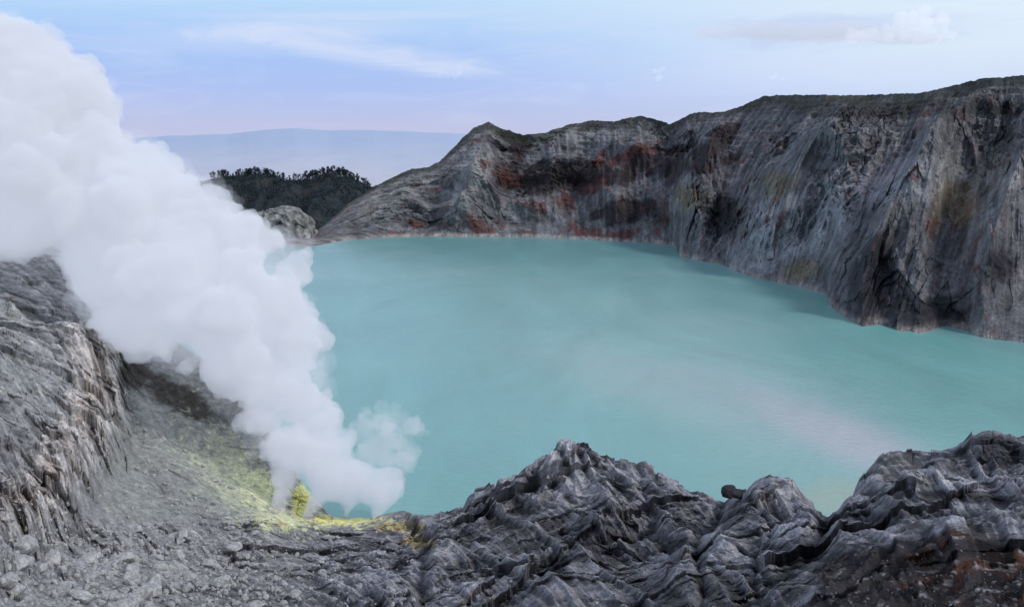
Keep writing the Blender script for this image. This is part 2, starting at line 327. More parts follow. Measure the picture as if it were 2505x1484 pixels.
lineC=[(-400,1250,150),(0,1290,165),(200,1340,180),(400,1365,195),(600,1370,200),(800,1380,195),(1000,1400,180),(1150,1385,168),(1400,1330,162),(1700,1370,138),(1900,1350,118),(2050,1335,98),(2200,1290,88),(2505,1255,80),(2900,1240,78)]
lineB=[(-400,1500,98),(0,1500,115),(400,1500,140),(800,1500,138),(1200,1500,122),(1600,1500,98),(2000,1500,66),(2200,1490,58),(2505,1480,50),(2900,1480,50)]
NC=1700; u=np.linspace(-300,2800,NC)
def ln(l,sm_=0):
    v=I(u,l,1); d=I(u,l,2)
    if sm_: v=gauss1(v,sm_); d=gauss1(d,sm_)
    return np.stack(unproj(u,v,d),0)
Dl=ln(lineD,2); C2l=ln(lineC2,45); Cl=ln(lineC,60); Bl=ln(lineB,60)
crj=(7*fbm(u/30,0*u,0*u,5,g=0.6)+9*facet(u/24,0*u+0.5,4))*Dl[1]/F*sstep(930,1100,u)
Al=Bl.copy(); k=30/Bl[1]; Al[0]*=k; Al[1]=30; Al[2]=np.maximum(Bl[2]+8,80)
A0=Al.copy(); A0[0]*=0.02; A0[1]=0.5; A0[2]=94
El=Dl.copy(); ex=1+np.interp(u,[-400,600,1000,2900],[120,50,30,75])/np.hypot(Dl[0],Dl[1]); El[0]*=ex; El[1]*=ex; El[2]=-9
segs=[(A0,Al,14),(Al,Bl,50),(Bl,Cl,190),(Cl,C2l,180),(C2l,Dl,190),(Dl,El,60)]
rows=[];tv=[]
for i,(a,b_,n) in enumerate(segs):
    t=np.linspace(0,1,n,endpoint=(i==len(segs)-1))
    for q in t: rows.append(a*(1-q)+b_*q); tv.append(i+q)
P=np.array(rows); tv=np.array(tv)
def smooth(P,n,lo,hi):
    w_=(sstep(0,15,np.arange(len(P))-lo)*sstep(0,15,hi-np.arange(len(P))))[:,None,None]
    for _ in range(n):
        Q=P.copy(); Q[1:-1]=(P[:-2]+2*P[1:-1]+P[2:])/4
        P=P*(1-w_)+Q*w_
    return P
crest=14+50+190+180+190
P=smooth(P,220,2,crest-3)
px,py,pz=P[:,0].copy(),P[:,1].copy(),P[:,2].copy()
U_,V_=proj(px,py,np.minimum(pz,CAMZ+50))
TV=tv[:,None]*np.ones_like(px)
inner=sstep(2.5,0.0,np.abs(TV-5)*4)
env=1-0.8*inner
vent=np.maximum(gs(U_,V_,830,1275,170,50),gs(U_,V_,1060,1265,70,30))
env=env*(1-0.75*vent)
uc=np.interp(V_,[780,900,1000,1100,1200,1330,1450],[225,285,295,275,215,100,10])+16*fbm(V_/40,0*V_,0*V_,3)
cliff=sstep(60,-35,U_-uc+22*facet(V_/34,U_/60,15))*sstep(760,900,V_)*sstep(1500,1400,V_)
pz=pz+cliff*8.5
wx=fbm(px/25,py/25,pz/25,4)
wy=fbm(px/25+9,py/25+4,pz/25,4)
dist=np.hypot(px,py)
nearf=np.clip(dist/170,0.25,1.1)
az=px/np.maximum(py,1)*220
leftm=sstep(860,600,U_)
cliffband=np.exp(-np.abs((U_-uc+50)/75)**2)*sstep(760,860,V_)*sstep(1460,1380,V_)
talus=leftm*sstep(-5,50,U_-uc)*sstep(1320,1240,V_)
craggy=np.clip(1-0.88*talus-0.55*leftm*(1-talus)*(1-cliffband),0.05,1)
ash=sstep(-0.15,0.2,fbm(px/34+7,py/34,0*px,3))*(1-leftm)
cr_=1-0.6*ash
Uw=U_+26*wx*1.0; Vw=V_+20*wy*1.0
form=np.zeros_like(px); crease=np.zeros_like(px)
for pts_,wd,am in [
  ([(1400,1105),(1330,1190),(1230,1265),(1120,1330),(1050,1400)],100,6.5),
  ([(1440,1115),(1490,1210),(1450,1330),(1350,1450)],90,5.5),
  ([(1560,1145),(1650,1230),(1690,1330),(1640,1460)],85,5.0),
  ([(1880,1175),(1830,1250),(1770,1330),(1720,1420)],85,5.0),
  ([(1925,1180),(1975,1260),(1960,1340),(1900,1440)],60,3.5),
  ([(2180,1110),(2120,1200),(2060,1290)],90,5.5),
  ([(2300,1110),(2260,1180),(2180,1250)],60,3.0),
  ([(2420,1060),(2350,1150),(2210,1240)],90,5.0),
  ([(2505,1245),(2260,1300),(2060,1360),(1980,1460)],70,3.0),
  ([(1180,1190),(1110,1270),(1050,1330)],60,3.5),
  ([(1040,1400),(1150,1430),(1300,1400)],50,3.0),
  ([(640,1300),(760,1305),(880,1360),(960,1440)],65,3.0),
  ([(820,1390),(900,1430),(1000,1470)],50,2.5),
  ([(330,1010),(420,1130),(560,1270)],50,1.6),
  ([(420,1010),(540,1130),(640,1230)],40,1.2)]:
    d=seg_dist(Uw,Vw,pts_); form+=am*np.clip(1-d/wd,0,1)**1.1
for pts_,wd,am in [
  ([(1600,1262),(1480,1300),(1300,1352),(1180,1370),(1050,1408)],26,4.5),
  ([(1770,1220),(1730,1290),(1700,1380),(1720,1470)],26,2.8),
  ([(2030,1245),(2010,1320),(1900,1400),(1790,1475)],40,4.5),
  ([(1010,1262),(1040,1340),(1030,1470)],30,2.6),
  ([(2060,1290),(2200,1262),(2350,1235),(2505,1205)],26,3.5),
  ([(1550,1150),(1590,1250),(1660,1370)],18,1.8),
  ([(1280,1160),(1250,1220),(1160,1290)],20,2.5),
  ([(1870,1240),(1880,1330),(1840,1400)],20,2.2),
  ([(60,1390),(200,1340),(330,1330),(500,1400)],28,1.5),
  ([(300,960),(330,1100),(420,1250)],24,1.6)]:
    d=seg_dist(Uw,Vw,pts_); k_=np.clip(1-d/wd,0,1); form-=am*k_; crease=np.maximum(crease,k_*min(1,am/3.5))
# block fields use straight, unwarped axes so their edges stay sharp
ra=px*0.85+py*0.50+pz*0.35; rb=-px*0.50+py*0.85+pz*0.75
F1=facet(ra/30,rb/20,5); F2=facet(ra/12+0.08*wx,rb/9+0.08*wy,6); F3=facet(ra/4.6+0.1*wx,rb/3.8+0.1*wy,7); F4=facet(ra/1.9+0.2*wx,rb/1.6+0.2*wy,8)
r1=ridged(az/34+wx*0.5,TV*0.8+py/120,0*az+2,3)
gl=az+py*0.35
r2b=ridged(gl/7+wx*0.25,py/110+0.2*wy,0*pz,3)        # straight erosion rills
r2c=ridged(gl/2.6+wx*0.3,py/60,0*pz+4,3)
r3=ridged(px/4+wx*2,py/4.5+wy,pz/4,4)
r4=ridged(px/1.5,py/1.7,pz/1.6,3)
f1=fbm(px/40,py/40,0*px,3)
dn=((r1-0.42)*2.5+F1*4.6+(r2b-0.4)*2.4+(r2c-0.4)*0.8+F2*2.6*cr_+(F3*1.2+(r3-0.38)*0.4)*cr_)*craggy*env*nearf
dn+=(f1*2.0+(F4*0.42*cr_+(r4-0.4)*0.32)*(0.12+0.88*craggy))*env*nearf
dn+=(form-1.5*(1-leftm))*env*np.clip(dist/200,0.25,1.1)
pxk,pyk,_=unproj(1400,1105,230)
ang=np.arctan2(px-float(pxk),-(py-float(pyk))); pd_=np.hypot(px-float(pxk),py-float(pyk))
fm=sstep(55,16,pd_)*sstep(0,6,pd_)
fl=(ridged(ang*4.0+0.1*wx,pd_/70,0*px+1,3)-0.42)
dn+=fm*fl*3.0
upl=leftm*(1-talus)
sa_=(V_-0.55*U_)/30+0.4*wx; sb_=(U_+0.5*V_)/120+0.3*wy
s1_=facet(sb_,sa_,9); s2_=facet(sb_*2.7,sa_*2.3,12)
strat=s1_*1.6+s2_*0.9
dst=strat*np.clip(cliffband*1.3+0.55*upl*sstep(850,950,V_)*sstep(1420,1320,V_),0,1.1)*1.1
flu=sstep(270,140,U_)*sstep(980,860,V_)*(1-inner)
flc=(ridged((V_-0.42*U_)/24+wx*0.3,(U_+0.4*V_)/260,0*px,4)-0.4)
dst+=flc*2.0*flu
br=sstep(1900,2120,U_+0.5*(V_-1380)+150*wx)*sstep(1285,1360,V_+90*wy)
lay=np.clip(br+0.35*sstep(2050,2200,U_)*sstep(1150,1230,V_),0,1)
hor=np.clip(TV-1.5,0,1)*(1-inner)
dz=dn*0.78+dst*0.4
z2=pz+dz; hstep=1.3
q=z2/hstep+0.5*wx+ra*0.02; tz=(np.floor(q)+sstep(0.2,0.8,q-np.floor(q))-q)*hstep
dz+=tz*0.9*lay
capm=gs(U_,V_,1470,1118,110,20)
pz=pz+dz*np.clip(TV-0.3,0,1)+crj[None]*inner
hd=(dn*0.62+dst*0.8)*hor
px0=px
px=px-hd*px0/dist+dst*0.25*hor; py=py-hd*py/dist
U_,V_=proj(px,py,np.minimum(pz,CAMZ+50))
n_l=fbm(px/24,py/24,pz/24,4); n_m=fbm(px/7,py/7,pz/7,5,g=0.6); n_s=fbm(px/2,py/2,pz/2,4,g=0.6); n_x=fbm(px/0.8,py/0.8,pz/0.8,2)
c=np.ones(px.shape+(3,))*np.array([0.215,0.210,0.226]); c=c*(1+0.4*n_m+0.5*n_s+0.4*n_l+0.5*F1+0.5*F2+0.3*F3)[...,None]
c=mixc(c,(0.29,0.285,0.302),0.6*ash)
c=mixc(c,(0.36,0.355,0.355),0.85*sstep(980,520,U_))
c*=(1+0.4*leftm*(n_m+0.9*n_s))[...,None]
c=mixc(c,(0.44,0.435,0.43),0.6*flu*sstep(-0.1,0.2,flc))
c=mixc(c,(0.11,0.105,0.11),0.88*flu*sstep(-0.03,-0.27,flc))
c=mixc(c,(0.58,0.54,0.52),0.85*sstep(0.25,0.75,cliffband+0.6*n_m))
c=mixc(c,(0.32,0.24,0.20),0.5*sstep(0.5,0.8,cliffband*0.7+0.9*n_m))
c=mixc(c,(0.13,0.125,0.12),0.8*np.clip(cliffband+0.5*upl,0,1)*sstep(-0.3,-1.0,strat+0.5*n_s)*sstep(850,950,V_))
c=mixc(c,(0.35,0.355,0.330),0.85*np.clip(talus+0.3*n_m,0,1)*sstep(200,300,U_))
c=mixc(c,(0.070,0.060,0.053),0.92*sstep(0.35,0.7,np.maximum(gsr(U_,V_,440,975,150,42,30),gs(U_,V_,330,915,60,45))+0.5*n_m))
c=mixc(c,(0.090,0.085,0.083),0.8*sstep(0.45,0.8,np.maximum(gsr(U_,V_,260,1340,150,18,25),gs(U_,V_,450,1440,250,14))+0.7*n_m))
c=mixc(c,(0.50,0.50,0.48),0.5*sstep(0.2,0.45,n_s+0.5*n_x)*sstep(750,400,U_)*sstep(1200,1350,V_))
c=mixc(c,(0.58,0.60,0.42),0.8*sstep(0.3,0.85,gsr(U_,V_,590,1175,200,90,42)+0.9*n_s+0.5*n_m))
ylw=np.maximum.reduce([gsr(U_,V_,650,1200,100,62,45),gs(U_,V_,735,1225,60,65),gs(U_,V_,850,1270,140,24),gs(U_,V_,690,1268,100,28)])
c=mixc(c,(0.78,0.79,0.48),0.9*sstep(0.3,0.85,ylw+0.8*n_m+0.8*n_s))
c=mixc(c,(0.85,0.80,0.26),0.85*sstep(0.5,0.9,np.maximum(gs(U_,V_,740,1225,45,60),gs(U_,V_,830,1270,120,18))+1.0*n_s))
c=mixc(c,(0.55,0.44,0.20),0.8*sstep(0.35,0.8,np.maximum(gs(U_,V_,1015,1325,55,20),gs(U_,V_,970,1288,80,16))+0.8*n_m))
c=mixc(c,(0.72,0.34,0.10),0.7*sstep(0.5,0.85,np.maximum(gs(U_,V_,690,1282,26,7),gs(U_,V_,770,1280,12,7))+0.5*n_s))
c=mixc(c,(0.38,0.365,0.37),0.75*sstep(0.3,0.9,np.maximum(gs(U_,V_,2190,1150,120,55),gs(U_,V_,1890,1210,70,40))+0.6*n_m))
c=mixc(c,(0.40,0.39,0.41),0.6*sstep(0.3,0.9,np.maximum.reduce([gs(U_,V_,850,1370,130,30),gs(U_,V_,1800,1320,120,60),gs(U_,V_,1380,1200,110,70),gs(U_,V_,1250,1430,130,30)*0.8])+0.9*n_m+0.3*F2))
c=mixc(c,(0.045,0.043,0.047),0.88*sstep(0.35,0.75,np.maximum.reduce([capm,gs(U_,V_,2450,1105,90,50),gs(U_,V_,1880,1160,35,10),gsr(U_,V_,2350,1215,180,18,5)])+0.6*n_m))
c=mixc(c,(0.040,0.037,0.040),0.8*sstep(0.2,0.9,crease+0.3*n_m)*(1-0.4*leftm))  # shade of the carved creases painted into the colour
c=mixc(c,(0.030,0.024,0.024),0.94*sstep(0.2,0.6,br+0.3*n_m))
rst=np.maximum(br*0.5,gs(U_,V_,600,1478,90,14)*0.8+0*U_)
c=mixc(c,(0.115,0.045,0.022),0.75*sstep(0.50,0.85,rst+0.9*n_l+0.9*n_m))
c=mixc(c,(0.34,0.325,0.33),0.85*sstep(0.12,0.36,n_s+0.6*n_m)*lay*sstep(0.6,0.85,q-np.floor(q)))
yel=sstep(0.1,0.5,ylw)
c*=(np.clip(0.96+(1.2*(r2b-0.4)+0.9*(r2c-0.4)+0.35*F3)*craggy+0.8*fm*fl+0.8*(r3-0.38)*(0.15+0.85*craggy),0.35,1.45)*(1-yel)+yel)[...,None]  # rill hollows darkened and crests lightened in colour, as painted occlusion
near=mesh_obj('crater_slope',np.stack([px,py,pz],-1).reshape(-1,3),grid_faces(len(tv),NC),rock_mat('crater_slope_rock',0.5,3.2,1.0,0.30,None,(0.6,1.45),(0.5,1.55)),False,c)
meta(near,'eroded grey volcanic slope with yellow sulphur deposits','crater slope','structure')
VV=np.stack([px,py,pz],-1).reshape(-1,3)
bvh=BVHTree.FromPolygons(VV.tolist(),grid_faces(len(tv),NC).tolist())
def hit(uu,vv):
    dx=(uu-1252.5)/F; dy=(742-vv)/F
    d=Vector((dx,CP+dy*SP,-SP+dy*CP)).normalized()
    return bvh.ray_cast(Vector((0,0,CAMZ)),d)

# ------------------------------------------------------------ boulders
import bmesh
def boulder_mesh(name,mat,seed,flat=1.0,sub=3):
    bm=bmesh.new(); bmesh.ops.create_icosphere(bm,subdivisions=sub,radius=1)
    V=np.array([v.co[:] for v in bm.verts])
    r=np.random.RandomState(seed)
    for _ in range(11):
        n=r.normal(size=3); n/=np.linalg.norm(n); h=r.uniform(0.5,0.8)
        d=V@n-h; V=V-np.outer(np.clip(d,0,None),n)
    V*=np.array([r.uniform(0.8,1.3),r.uniform(0.7,1.1),r.uniform(0.6,0.9)*flat])
    V*=(1+0.10*fbm(V[:,0]*2+seed,V[:,1]*2,V[:,2]*2,3))[:,None]
    for v,q in zip(bm.verts,V): v.co=q
    me=bpy.data.meshes.new(name); bm.to_mesh(me); bm.free(); me.materials.append(mat); return me
mg=rock_mat('boulder_grey',1.2,5,0.8,0.1,(0.42,0.415,0.41)); md=rock_mat('boulder_dark',1.2,5,0.8,0.1,(0.05,0.048,0.05)); ms=rock_mat('boulder_sulphur',1.2,5,0.8,0.1,(0.62,0.62,0.40))
Bg=[boulder_mesh('boulder',mg,i) for i in range(6)]
Bd=[boulder_mesh('boulder',md,i+20,0.8) for i in range(4)]
Bs=[boulder_mesh('boulder',ms,i+40) for i in range(3)]
def put(me,uu,vv,r,label,cat,group,name='boulder',sz=None,lift=0.2):
    h=hit(uu,vv)
    if h[0] is None: return
    o=bpy.data.objects.new(name,me); link(o)
    o.location=h[0]+Vector((0,0,r*lift)); o.scale=sz or (r,r,r)
    o.rotation_euler=(random.uniform(-.3,.3),random.uniform(-.3,.3),random.uniform(0,6.3))
    meta(o,label,cat,None,group)
for i in range(175):
    uu=random.gauss(330,200); vv=random.gauss(1400,55)
    if uu<5 or uu>900 or vv>1500: continue
    put(random.choice(Bg),uu,vv,0.45+1.8*random.random()**3.5,'angular pale grey boulder on the rubble slope','boulder','boulders scattered on the rubble slope')
for i in range(80):
    uu=random.uniform(330,700); vv=1010+(uu-330)*0.6+random.uniform(20,200)
    put(random.choice(Bg),uu,vv,0.3+1.0*random.random()**2,'small pale boulder on the sulphur dusted slope','boulder','boulders scattered on the rubble slope')
for i in range(34):
    put(random.choice(Bs),random.gauss(750,100),random.gauss(1284,12),0.35+0.7*random.random(),'yellow sulphur crusted boulder beside the steam vents','boulder','sulphur crusted boulders round the vents')
for uu,vv,r in ((1785,1222,2.4),(1808,1218,1.9),(1776,1216,1.5)):
    put(random.choice(Bd),uu,vv+8,r,'dark angular rock perched on the grey ridge','boulder','dark rocks perched on the ridge','boulder',(r,r*0.8,r*0.9),0.9)
def rubble(name,n,fu,fv,rs,mat,label):
    tv_=[];tf=[];k=0
    bm=bmesh.new(); bmesh.ops.create_icosphere(bm,subdivisions=1,radius=1)
    BV=np.array([v.co[:] for v in bm.verts]); BF=np.array([[v.index for v in f.verts] for f in bm.faces]); bm.free()
    for i in range(n):
        h=hit(fu(),fv())
        if h[0] is None or h[0].y>330: continue
        r=rs()
        A=np.linalg.qr(np.random.normal(size=(3,3)))[0]
        q=(BV*np.random.uniform(0.7,1.15,(len(BV),1)))*np.array([1,0.8,0.65])*r
        tv_.append(q@A+np.array(h[0])+[0,0,r*0.2]); tf.append(BF+k); k+=len(BV)
    o=mesh_obj(name,np.concatenate(tv_),np.concatenate(tf),mat,False); meta(o,label,'rubble','stuff')
rubble('rubble',4200,lambda:random.gauss(400,260),lambda:random.gauss(1385,90),lambda:0.12+0.75*random.random()**4,mg,'loose pale grey rubble covering the lower slope')
rubble('gravel',900,lambda:random.uniform(1000,2500),lambda:1490-abs(random.gauss(0,60)),lambda:0.04+0.16*random.random()**3,rock_mat('gravel_grey',1.2,5,0.8,0.1,(0.16,0.155,0.16)),'small grey stones strewn over dark ground')

# ------------------------------------------------------------ dome rock
TH=np.linspace(0,2*math.pi,200,endpoint=False)[None]; PH=np.linspace(0,1,80)[:,None]
dx0,dy0,_=unproj(702,560,1330)
X_=np.cos(TH)*np.cos(PH*math.pi/2)**0.95; Y_=np.sin(TH)*np.cos(PH*math.pi/2)**0.95; Z_=np.sin(PH*math.pi/2)*np.ones_like(TH)
X_=np.where(X_<0,X_*1.6,np.minimum(X_,0.84))
dn_=fbm(X_*1.8,Y_*1.8,Z_*1.5+3,4); gr=ridged(X_*4+dn_,Y_*4,Z_*1.6,5); fcd=facet(X_*3.5+Y_*2,Z_*4,21)
X_=X_*(1+0.12*dn_+0.12*(gr-0.4)+0.05*fcd); Y_=Y_*(1+0.12*dn_+0.12*(gr-0.4)+0.10*fcd); Z_=Z_*(1+0.12*dn_+0.04*fcd)
X_=dx0+X_*42; Y_=dy0+Y_*36; Z_=-3+Z_*46
cc=np.ones(X_.shape+(3,))*np.array([0.27,0.265,0.25])*(1+0.8*fbm(X_/7,Y_/7,Z_/9,4)+1.2*(gr-0.4)+0.3*fcd)[...,None]
i=np.arange(80*200).reshape(80,200); j=np.roll(i,-1,1)
fc=np.stack([i[:-1],j[:-1],j[1:],i[1:]],-1).reshape(-1,4)
dome=mesh_obj('rock_dome',np.stack([X_,Y_,Z_],-1).reshape(-1,3),fc,rock_mat('dome_rock',0.12,0.6,0.9,1.5),False,cc)
meta(dome,'pale craggy rock dome standing beside the lake shore','rock dome','structure')

# ------------------------------------------------------------ wooded hill
prof=[(-200,470),(300,440),(500,440),(525,432),(570,425),(640,420),(700,432),(740,436),(800,418),(850,425),(880,440),(915,458),(960,480),(1100,500),(1400,520)]
u=np.linspace(-200,1400,420); T3=np.linspace(-1,1,130)[:,None]
d0=2100
xr,yr,zr=unproj(u,I(u,prof)+11,d0)
hx=xr[None]+0*T3; hy=yr+T3*520; hx=hx*(hy/d0)
hz=-120+(zr[None]+120)*np.cos(T3*math.pi/2)**0.8
hz=hz+(fbm(hx/90,hy/90,0*hx,4)*22+ (ridged(hx/120,hy/260,0*hx,4)-0.4)*45)*np.clip(np.abs(T3)*3,0,1)
n_=fbm(hx/60,hy/60,hz/60,5)
hc=np.ones(hx.shape+(3,))*np.array([0.030,0.042,0.048]); hc=mixc(hc,(0.056,0.052,0.048),sstep(0.05,0.35,n_)); hc*=(1+0.6*fbm(hx/14,hy/14,hz/14,3))[...,None]  # bluish distance haze is mixed into the hill's own colour
mf=rock_mat('forest_floor',0.05,0.25,0.8,4,None,(0.5,1.6))
hill=mesh_obj('wooded_hill',np.stack([hx,hy,hz],-1).reshape(-1,3),grid_faces(130,420),mf,True,hc)
meta(hill,'dark green forested hill beyond the crater rim','hill','structure')
hb=BVHTree.FromPolygons(np.stack([hx,hy,hz],-1).reshape(-1,3).tolist(),grid_faces(130,420).tolist())
ml=rock_mat('foliage_dark',0.08,0.5,0.3,0.5,(0.030,0.043,0.048),(0.4,1.8)); mt=rock_mat('bark',0.5,3,0.5,0.1,(0.04,0.035,0.035))
n=40000
cu=np.random.uniform(450,1000,n); cyv=d0+4-450*np.random.uniform(0,1,n)**1.35
cxv=(cu-1252.5)/F*cyv*1.01
V=[];Fs=[];k=0
rs=np.random.RandomState(9)
dnn=fbm(cxv/50,cyv/50,0*cxv,3)
for x,y,q_ in zip(cxv,cyv,dnn):
    if q_<-0.15: continue
    h=hb.ray_cast(Vector((x,y,900)),Vector((0,0,-1)))
    if h[0] is None: continue
    r=rs.uniform(0.6,1.6); cpt=np.array(h[0])+[0,0,rs.uniform(0,6)]
    V.append(cpt+rs.normal(size=(3,3))*r*np.array([1,1,1.1])); Fs.append([k,k+1,k+2]); k+=3
cano=mesh_obj('forest_canopy',np.concatenate(V),np.array(Fs),ml,False); meta(cano,'dense dark forest canopy covering the hill','forest','stuff')
def tree_meshes(seed):
    r=np.random.RandomState(seed); Ht=r.uniform(17,23)
    bend=r.uniform(-1.6,1.6)
    rings=[(0,0.4),(0.35,0.34),(0.7,0.22),(1,0.08)]; V=[];Fq=[]
    for a,rad in rings:
        for q in range(7): V.append((math.cos(q*.9)*rad+bend*a*a,math.sin(q*.9)*rad,a*Ht))
    for a in range(3):
        for q in range(7): Fq.append([a*7+q,a*7+(q+1)%7,(a+1)*7+(q+1)%7,(a+1)*7+q])
    LV=[];LF=[];k=0
    for bi in range(r.randint(11,15)):
        a=r.uniform(0.42,1.0); ang=r.uniform(0,6.28); ln_=(1.35-a)*r.uniform(2.8,6.0)+0.8
        bx_=bend*a*a; p0=np.array([bx_,0,a*Ht-1.0]); p1=np.array([bx_+math.cos(ang)*ln_,math.sin(ang)*ln_,a*Ht+ln_*0.3])
        n0=len(V); dd=0.12
        V+= [tuple(p0+[0,0,dd]),tuple(p0-[0,0,dd]),tuple(p1-[0,0,dd*.4]),tuple(p1+[0,0,dd*.4])]; Fq.append([n0,n0+1,n0+2,n0+3])
        for l in range(40):
            cpt=p0+(p1-p0)*r.uniform(0.3,1.1)+r.normal(size=3)*np.array([0.95,0.95,0.9])
            LV.append(cpt+r.normal(size=(3,3))*0.45); LF.append([k,k+1,k+2]); k+=3
    t=mesh_obj('trunk',np.array(V),np.array(Fq),mt); c_=mesh_obj('crown',np.concatenate(LV),np.array(LF),ml,False)
    return t,c_
protos=[tree_meshes(s_) for s_ in range(6)]
pl=[(t.data,c_.data) for t,c_ in protos]
for t,c_ in protos: bpy.data.objects.remove(t); bpy.data.objects.remove(c_)
for i in range(215):
    uu=random.choice([random.uniform(520,925),random.uniform(540,700),random.uniform(740,880)])
    y=d0+random.uniform(-35,12); x=(uu-1252.5)/F*y*1.0
    h=hb.ray_cast(Vector((x,y,900)),Vector((0,0,-1)))
    if h[0] is None: continue
    tm,cm=random.choice(pl); s_=random.uniform(0.45,1.0)
    e=bpy.data.objects.new('hill_tree',None); link(e)
    e.location=h[0]-Vector((0,0,0.5)); e.scale=(s_,s_,s_); e.rotation_euler=(0,0,random.uniform(0,6.28))
    meta(e,'slender dark tree standing on the forested hill crest','tree',None,'trees along the hill crest')
    for nm,me in (('trunk',tm),('crown',cm)):
        p=bpy.data.objects.new(nm,me); link(p); p.parent=e

# ------------------------------------------------------------ distance
def flatmat(name,c0,c1,z0,z1,scale=0.0006):  # aerial haze is put into the diffuse colour, blended by height
    m,nt,N,L=nodes(name); out=N.new('ShaderNodeOutputMaterial'); b=N.new('ShaderNodeBsdfDiffuse')
    g=N.new('ShaderNodeNewGeometry'); s_=N.new('ShaderNodeSeparateXYZ'); L.new(g.outputs['Position'],s_.inputs[0])
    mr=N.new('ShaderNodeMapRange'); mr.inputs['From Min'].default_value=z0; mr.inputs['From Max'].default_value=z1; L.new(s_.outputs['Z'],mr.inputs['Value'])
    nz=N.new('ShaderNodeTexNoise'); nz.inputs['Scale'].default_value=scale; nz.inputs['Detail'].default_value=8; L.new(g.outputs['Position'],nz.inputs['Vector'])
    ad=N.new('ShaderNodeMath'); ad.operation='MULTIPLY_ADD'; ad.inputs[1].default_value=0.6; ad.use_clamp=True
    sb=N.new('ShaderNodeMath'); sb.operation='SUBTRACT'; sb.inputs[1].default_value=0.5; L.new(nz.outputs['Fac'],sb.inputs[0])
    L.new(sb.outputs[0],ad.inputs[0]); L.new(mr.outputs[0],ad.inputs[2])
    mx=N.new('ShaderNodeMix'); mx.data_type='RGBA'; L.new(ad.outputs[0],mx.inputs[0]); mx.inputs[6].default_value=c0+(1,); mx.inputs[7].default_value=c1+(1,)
    L.new(mx.outputs[2],b.inputs[0]); L.new(b.outputs[0],out.inputs[0]); return m
gx=np.linspace(-45000,45000,60); gy=np.concatenate([np.linspace(-2000,1300,4),np.linspace(1500,60000,60)]); GX,GY=np.meshgrid(gx,gy)
gnd=mesh_obj('ground',np.stack([GX,GY,-160+0*GX],-1).reshape(-1,3),grid_faces(len(gy),60),flatmat('hazy_lowland',(0.54,0.55,0.60),(0.54,0.55,0.60),-200,0))  # plain painted in one pale haze colour
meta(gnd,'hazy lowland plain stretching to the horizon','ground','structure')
mp_=[(-600,380),(0,350),(300,340),(420,332),(560,328),(640,318),(720,314),(800,319),(900,318),(1000,322),(1130,327),(1300,345),(1600,370),(2200,385),(3200,395)]
u=np.linspace(-600,3200,500); T4=np.linspace(0,1,60)[:,None]; 
xr,yr,zr=unproj(u,I(u,mp_)+2.5*fbm(u/60,0*u,0*u,5),14000)
my=9000+5000*T4+0*xr[None]; mx_=xr[None]*(my/14000); mz=-160+(zr[None]+160)*T4**1.4+fbm(mx_/900,my/900,0*mx_,4)*90*T4*(1-T4)*2
mount=mesh_obj('distant_mountain',np.stack([mx_,my,mz],-1).reshape(-1,3),grid_faces(60,500),flatmat('hazy_mountain',(0.60,0.61,0.68),(0.46,0.55,0.72),-40,400))  # painted haze: ridge colour pales towards its foot
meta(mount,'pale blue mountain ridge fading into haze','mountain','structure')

# ------------------------------------------------------------ smoke
def vol_mat(name,dens,emis,col=(0.965,0.97,0.985),ec=(0.78,0.85,1.0)):
    m,nt,N,L=nodes(name); out=N.new('ShaderNodeOutputMaterial'); v=N.new('ShaderNodeVolumePrincipled')
    v.inputs['Color'].default_value=col+(1,); v.inputs['Density'].default_value=dens
    v.inputs['Emission Strength'].default_value=dens*emis; v.inputs['Emission Color'].default_value=ec+(1,)  # added glow stands in for light scattered many times inside smoke and cloud
    L.new(v.outputs[0],out.inputs['Volume']); return m
def pdist(px_,py_,poly):
    P=np.array(poly,float); Q=np.roll(P,-1,0); d=1e9; ins=False
    for a,b_ in zip(P,Q):
        ab=b_-a; t=max(0,min(1,((px_-a[0])*ab[0]+(py_-a[1])*ab[1])/(ab@ab+1e-9)))
        d=min(d,math.hypot(px_-a[0]-t*ab[0],py_-a[1]-t*ab[1]))
        if (a[1]>py_)!=(b_[1]>py_) and px_<(b_[0]-a[0])*(py_-a[1])/(b_[1]-a[1]+1e-12)+a[0]: ins=not ins
    return d if ins else -d
ico=bmesh.new(); bmesh.ops.create_icosphere(ico,subdivisions=3,radius=1)
IV=np.array([v.co[:] for v in ico.verts]); IF=np.array([[v.index for v in f.verts] for f in ico.faces]); ico.free()
def vox(me,size):
    o=bpy.data.objects.new('tmp',me); link(o)
    md_=o.modifiers.new('r','REMESH'); md_.mode='VOXEL'; md_.voxel_size=size
    dg=bpy.context.evaluated_depsgraph_get(); m2=bpy.data.meshes.new_from_object(o.evaluated_get(dg))
    bpy.data.objects.remove(o); return m2
